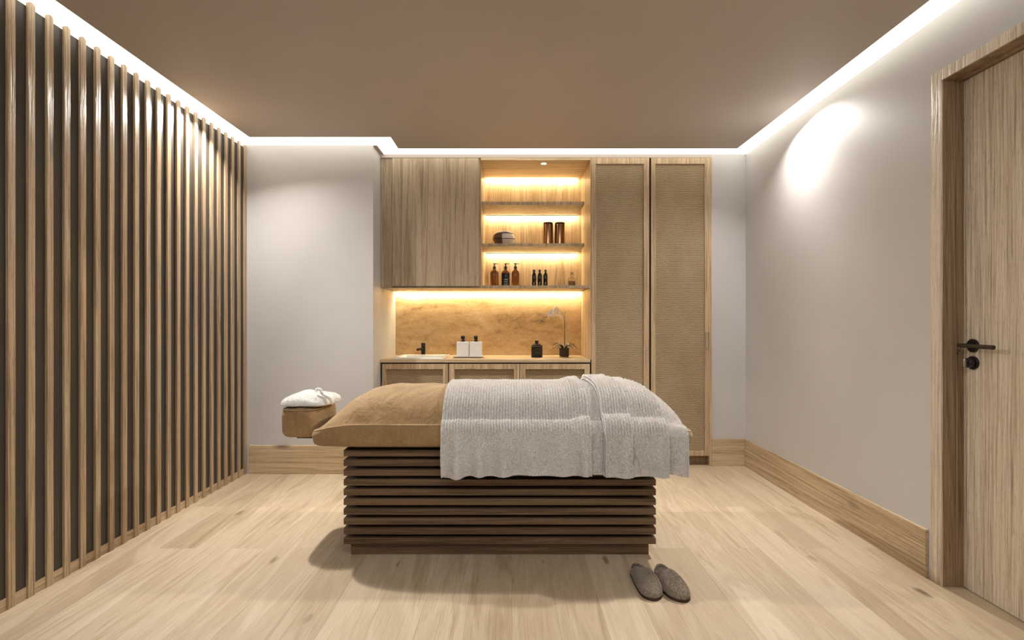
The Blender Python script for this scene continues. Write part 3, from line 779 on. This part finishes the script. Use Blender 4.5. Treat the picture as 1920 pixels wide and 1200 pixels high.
matt = raw('mattress', V, F, TAN, mt)
MB().tube(seam_pts[::2], .0032, 6, closed=True).build('piping', PIPING, matt, 60)
# lower seam
# headrest cushion
V = []; F = []; NT_, NS = 120, 40
cx, cy = -1.152, 3.07; zc, hz = .655, .080
for i in range(NT_):
    th = 2*PI*i/NT_; c_, s_ = math.cos(th), math.sin(th)
    ro = 1/((abs(c_/.108)**4.5+abs(s_/.19)**4.5)**(1/4.5)); ri = 1/math.hypot(c_/.035, s_/.085)
    rm, rw = (ro+ri)/2, (ro-ri)/2
    for j in range(NS):
        ph = 2*PI*j/NS; a, b_ = math.cos(ph), math.sin(ph)
        n_ = 3.6; kk = 1/((abs(a)**n_+abs(b_)**n_)**(1/n_))
        r_ = rm+rw*a*kk; z = zc+hz*b_*kk
        wr = mnoise.noise(Vector((c_*r_*26, s_*r_*26, z*9)))*.0055*(1 if z > .66 else .5)
        V.append((cx+c_*(r_+wr*(1 if a > 0 else 0)), cy+s_*(r_+wr*(1 if a > 0 else 0)), z+wr))
for i in range(NT_):
    for j in range(NS):
        i2, j2 = (i+1) % NT_, (j+1) % NS
        F.append((i*NS+j, i2*NS+j, i2*NS+j2, i*NS+j2))
hr = raw('headrest', V, F, TAN, mt)
sp = []
for i in range(NT_):
    th = 2*PI*i/NT_; c_, s_ = math.cos(th), math.sin(th)
    ro = 1/((abs(c_/.108)**4.5+abs(s_/.19)**4.5)**(1/4.5))-.009
    sp.append((cx+c_*ro, cy+s_*ro, .726))
MB().tube(sp, .003, 6, closed=True).build('piping', PIPING, hr, 60)
MB().box(-1.2, -.78, 3.00, 3.02, .552, .569).box(-1.2, -.78, 3.12, 3.14, .552, .569).build('headrest_bar', BLACK, mt)

# ---------------------------------------------------------------- terry cloth
def tufts(V, F, dens, ln, wd, dirn_noise=.8, mask=None, seed=1):
    """short loops of pile standing on the surface, part of the same mesh"""
    r = np.random.default_rng(seed); V = np.array(V); F = np.array(F)
    p0, p1, p2, p3 = (V[F[:, k_]] for k_ in range(4))
    nrm = np.cross(p2-p0, p3-p1); ar = np.linalg.norm(nrm, axis=1)/2; nn = nrm/(2*ar[:, None]+1e-12)
    N = int(ar.sum()*dens); pick = r.choice(len(F), N, p=ar/ar.sum())
    a, b_ = r.random((N, 1)), r.random((N, 1))
    P_ = (p0[pick]*(1-a)+p1[pick]*a)*(1-b_)+(p3[pick]*(1-a)+p2[pick]*a)*b_
    D = nn[pick]+r.normal(0, dirn_noise*.5, (N, 3)); D /= np.linalg.norm(D, axis=1)[:, None]
    dn = (D*nn[pick]).sum(1); D += nn[pick]*np.maximum(0, .3-dn)[:, None]; D /= np.linalg.norm(D, axis=1)[:, None]
    Lg = ln*(.5+r.random((N, 1)))
    if mask is not None:
        mk = mask(P_); Lg = Lg*mk[:, None]; keep = mk > .05; P_, D, Lg = P_[keep], D[keep], Lg[keep]; N = len(P_)
    T = np.cross(D, r.normal(0, 1, (N, 3))); T /= np.linalg.norm(T, axis=1)[:, None]+1e-9
    q0 = P_-T*wd/2; q1 = P_+T*wd/2; q2 = P_+D*Lg+T*wd*.3; q3 = P_+D*Lg-T*wd*.3
    TV = np.stack([q0, q1, q2, q3], 1).reshape(-1, 3)
    TF = (np.arange(N*4).reshape(N, 4)+len(V))
    return np.vstack([V, TV]), F.tolist()+TF.tolist()
def drape(xl, xr, off0, yback, hem, nx, folds, seed, rib_above=None, thick=.007, yfront=2.670):
    """xl, xr: functions of y (over the top) / z below; returns grid verts and quads with thickness"""
    NTOP, NARC, NH = 90, 10, 70
    y0 = MYc-MHY+.006
    def col(s, layer):
        pts = []; edge = .0035*max(0, 1-min(s, 1-s)*(abs(xr(3)-xl(3)))/.008); offx = off0 if callable(off0) else (lambda x: off0)
        off = offx(xl(y0)+(xr(y0)-xl(y0))*s); o2 = off+(edge if layer == 0 else -thick)
        for i in range(NTOP):
            y = yback+(y0-yback)*i/(NTOP-1)
            x = xl(y)+(xr(y)-xl(y))*s
            d = 1-i/(NTOP-1)
            z = surf(x, y)+o2+.0035*folds(x)*min(1, 3*(1-d)+.5)
            pts.append((x, y, z))
        ye, ze = pts[-1][1], pts[-1][2]
        yf = yfront-(o2-off)-.019-(off-.019)*1.3; rad = ye-yf
        xe = pts[-1][0]; x_l, x_r = xl(y0), xr(y0)
        for i in range(1, NARC+1):
            a = PI/2*i/NARC
            pts.append((xe, ye-rad*math.sin(a), ze-rad*(1-math.cos(a))))
        zs = pts[-1][2]; hz_ = hem(xe)
        for i in range(1, NH+1):
            q = i/NH; z = zs+(hz_-zs)*q
            x = xe+(.006*mnoise.noise(Vector((z*6, seed, 0)))) + (.02*q if s == 0 and False else 0)
            pts.append((x, yf-.050*folds(x)*q**.8-.006*q, z))
        return pts
    cols = nx; G = [[col(i/(cols-1), l) for i in range(cols)] for l in (0, 1)]
    m = len(G[0][0]); V = []
    for l in (0, 1):
        for i in range(cols): V.extend(G[l][i])
    F = []
    I = lambda l, i, j: (l*cols+i)*m+j
    for i in range(cols-1):
        for j in range(m-1):
            F.append((I(0, i, j), I(0, i, j+1), I(0, i+1, j+1), I(0, i+1, j)))
    nt = len(F)
    for i in range(cols-1):
        for j in range(m-1): F.append((I(1, i, j), I(1, i+1, j), I(1, i+1, j+1), I(1, i, j+1)))
    for j in range(m-1):
        F.append((I(0, 0, j), I(1, 0, j), I(1, 0, j+1), I(0, 0, j+1))); F.append((I(0, cols-1, j), I(0, cols-1, j+1), I(1, cols-1, j+1), I(1, cols-1, j)))
    for i in range(cols-1):
        F.append((I(0, i, m-1), I(1, i, m-1), I(1, i+1, m-1), I(0, i+1, m-1))); F.append((I(0, i, 0), I(0, i+1, 0), I(1, i+1, 0), I(1, i, 0)))
    V = np.array(V)
    # pile relief on the outer layer
    for q in range(cols*m):
        x, y, z = V[q]
        n_ = mnoise.noise(Vector((x*120, y*120, z*120)))*.0012
        if rib_above is not None and (z > rib_above or y > yfront): n_ += .0028*math.sin(2*PI*x/.0145+1.5*mnoise.noise(Vector((x*3, y*9, z*9))))
        if rib_above is not None and y < yfront+.01:
            n_ += .0025*math.exp(-((z-rib_above)/.003)**2)
        if y < yfront+.01: V[q][1] -= n_
        else: V[q][2] += n_
    return V, F, nt
def line(x_front, x_crown):
    def f_(y):
        q = min(1, max(0, (y-2.70)/.37)); return x_front+(x_crown-x_front)*q**1.5
    return f_
def foldsA(x):
    s_ = 0
    for (c_, w_, a) in ((-.27, .032, 1.0), (-.16, .03, .9), (-.04, .035, .7), (.10, .05, .45), (.26, .04, .5), (.36, .02, .4)):
        s_ += a*math.exp(-((x-c_)/w_)**2)
    return s_-.12
hemA = lambda x: .437+.008*max(0, min(1, (x+.33)/.2))-.005*math.exp(-((x+.26)/.04)**2)+.003*math.sin(x*22)
RIB = .655
maskA = lambda P_: np.where((P_[:, 2] < RIB+.035), .75, 1.0)
V, F, nt = drape(line(-.353, -.350), line(.388, .370), lambda x: .019+.019*min(1, max(0, (x-.29)/.055)), 3.34, hemA, 220, foldsA, 1.0, RIB)
nb = len(V)
V2, F2 = tufts(V, F[:nt], 420000, .0036, .0020, .9, maskA, 3)
bt = raw('bath_towel', V2, F2+[tuple(q) for q in F[nt:]], TERRY, None, True, (0, 2.9, .85))
tag(bt, 'wide ribbed off-white terry towel draped over middle of massage table', 'towel')
ft = thing('folded_towel', 'off-white terry towel in staggered folds over right end of table', 'towel', (.6, 2.9, .85))
foldsB = lambda x: .8*math.exp(-((x-.60)/.04)**2)+.5*math.exp(-((x-.84)/.03)**2)-.2
foldsC = lambda x: .7*math.exp(-((x-.73)/.04)**2)+.4*math.exp(-((x-.56)/.03)**2)-.1
foldsD = lambda x: .5*math.exp(-((x-.55)/.03)**2)
for (l_, r_, off, hm, nx, fo, sd, rib, yb_) in (
    (line(.352, .348), line(.872, .81), .019, lambda x: .447-.012*max(0, (x-.8)/.08), 150, foldsB, 2.0, None, 3.34),
    (line(.450, .420), line(.768, .632), .034, lambda x: .444+.002*math.sin(x*30), 110, foldsC, 3.0, .655, 3.33),
    (line(.454, .427), line(.586, .528), .049, lambda x: .447, 60, foldsD, 4.0, .655, 3.32)):
    V, F, nt = drape(l_, r_, off, yb_, hm, nx, fo, sd, rib)
    V2, F2 = tufts(V, F[:nt], 380000, .0034, .0020, .9, None, int(sd))
    raw('fold', V2, F2+[tuple(q) for q in F[nt:]], TERRY, ft)

# small white towel bundled on the headrest
def bundle():
    V = []; F = []; n1, n2 = 110, 40; cx, cy = -1.138, 3.06
    for i in range(n1):
        th = 2*PI*i/n1; c_, s_ = math.cos(th), math.sin(th)
        R0 = 1/((abs(c_/.142)**3+abs(s_/.165)**3)**(1/3))*(1+.03*math.sin(5*th)+.03*mnoise.noise(Vector((c_*2, s_*2, 0))))
        for j in range(n2+1):
            q = j/n2
            if q < .12: r_ = R0*(.80+.2*q/.12); z = .7435+.004*q/.12
            else:
                qq = (q-.12)/.88; a = qq*PI/2
                r_ = R0*math.cos(a)**.85; z = .7475+.050*math.sin(a)**.8
            x, y = c_*r_, s_*r_
            rdg = abs(mnoise.noise(Vector((x*9, y*14, 3.3))))*.020+abs(mnoise.noise(Vector((x*24, y*24, 8.3))))*.006
            z += (rdg-.004)*min(1, max(0, (q-.12)*4))
            V.append((cx+x, cy+y, z))
    m = n2+1
    for i in range(n1):
        for j in range(n2): F.append((i*m+j, ((i+1) % n1)*m+j, ((i+1) % n1)*m+j+1, i*m+j+1))
    return V, F
V, F = bundle()
V2, F2 = tufts(V, F, 260000, .0028, .0015, .9, None, 9)
ht = thing('hand_towel', 'small bright white towel bundled on the headrest cushion', 'towel', (-1.118, 3.06, .738))
raw('bundle', V2, F2, TERRYW, ht)
pp = [(-1.085, 2.99, .812), (-1.080, 2.965, .826), (-1.066, 2.955, .832), (-1.052, 2.96, .826), (-1.052, 2.965, .812), (-1.035, 2.955, .803), (-1.015, 2.945, .795), (-.995, 2.94, .784), (-.985, 2.945, .765), (-.99, 2.95, .752)]
b = MB().tube(pp, [.007, .008, .009, .009, .008, .009, .009, .009, .009, .007], 10)
b.build('rolled_edge', TERRYW, ht, 80)

# ---------------------------------------------------------------- slippers
def slipper(cx, cy, rot, mirror, label):
    t = thing('slipper', label, 'slipper', (cx, cy, 0), 'pair of grey slippers')
    LN, WD = .262, .097
    def outline(q):   # q 0 heel .. 1 toe : centre offset, half width
        w_ = WD/2*(.74+.30*math.sin(PI*min(1, max(0, q-.15)/.95))**1.1)
        e0 = min(1, q/.16); e1 = min(1, (1-q)/.22)
        w_ *= math.sqrt(max(0, 1-(1-e0)**2))*(max(0, 1-(1-e1)**2.3))**.5
        return .006*mirror*math.sin(PI*q*1.1), max(w_, .00002)
    R_ = Matrix.Rotation(rot, 3, 'Z')
    def W(x, y, z):   # local: +y heel -> camera is -y (toe)
        p = R_ @ Vector((x, y, z)); return (cx+p.x, cy+p.y, p.z)
    n1, n2 = 60, 40
    # upper: dome from toe; opening at the heel end
    def H(q):
        return .050+.018*math.sin(PI*q) if q < .5 else .030+.038*math.cos((q-.5)/.5*PI/2)**.8
    V = []; F = []
    for i in range(n1+1):
        q = (1-math.cos(PI*i/n1))/2; off, w_ = outline(q); y = LN*(.5-q); h = H(q)
        if q > .8: h = max(.022, h)
        for j in range(n2+1):
            a = PI*j/n2; ca, sa = math.cos(a), math.sin(a)
            xx = off-w_*math.copysign(abs(ca)**.62, ca); z = .012+(h-.012)*abs(sa)**.7
            V.append((xx, y, z))
    m = n2+1; Vn = np.array(V)
    def keep(i, j):
        q = (1-math.cos(PI*(i+.5)/n1))/2; a = (j+.5)/n2-.5
        y = (q-.20)/.155; x = a/.32
        return not (x*x+y*y < 1)
    Fk = [(i*m+j, (i+1)*m+j, (i+1)*m+j+1, i*m+j+1) for i in range(n1) for j in range(n2) if keep(i, j)]
    Wd = [W(*v) for v in Vn]
    V2, F2 = tufts(Wd, Fk, 520000, .0019, .0022, .8, None, 11+mirror)
    # inner lining: shrunk copy, as part of the upper's thickness
    Vin = [W(v[0]*.88, v[1]*.95, .014+(v[2]-.014)*.88) for v in V]
    base = len(V2); V3 = np.vstack([V2, np.array(Vin)]); F3 = F2+[tuple(base+k_ for k_ in f_) for f_ in Fk]
    # rim joins outer and lining
    ks = set(Fk)
    ed = {}
    for f_ in Fk:
        for k_ in range(4):
            e = tuple(sorted((f_[k_], f_[(k_+1) % 4]))); ed[e] = ed.get(e, 0)+1
    for e, c_ in ed.items():
        if c_ == 1:
            i0, j0 = divmod(e[0], m)
            if 0 < j0 < n2: F3.append((e[0], e[1], base+e[1], base+e[0]))
    raw('upper', V3, F3, WOOL, t)
    # footbed and sole
    for (nm, z0_, z1_, g, mt_) in (('sole', 0.0005, .012, 1.03, SOLE), ('footbed', .0125, .016, .86, WOOL)):
        b = MB(); A = []
        pts = []
        for i in range(41):
            q = (1-math.cos(PI*i/40))/2; o_, w_ = outline(q); pts.append((o_-w_*g, LN*g*(.5-q)))
        for i in range(39, 0, -1):
            q = (1-math.cos(PI*i/40))/2; o_, w_ = outline(q); pts.append((o_+w_*g, LN*g*(.5-q)))
        pts = [W(p[0], p[1], 0)[:2] for p in pts]
        b.poly(pts, z0_, z1_); b.build(nm, mt_, t)
    return t
slipper(.603, 2.444, math.radians(6), 1, 'grey fuzzy slipper nearer the table base, left of the pair')
slipper(.719, 2.430, math.radians(8), -1, 'grey fuzzy slipper farther from the table base, right of the pair')
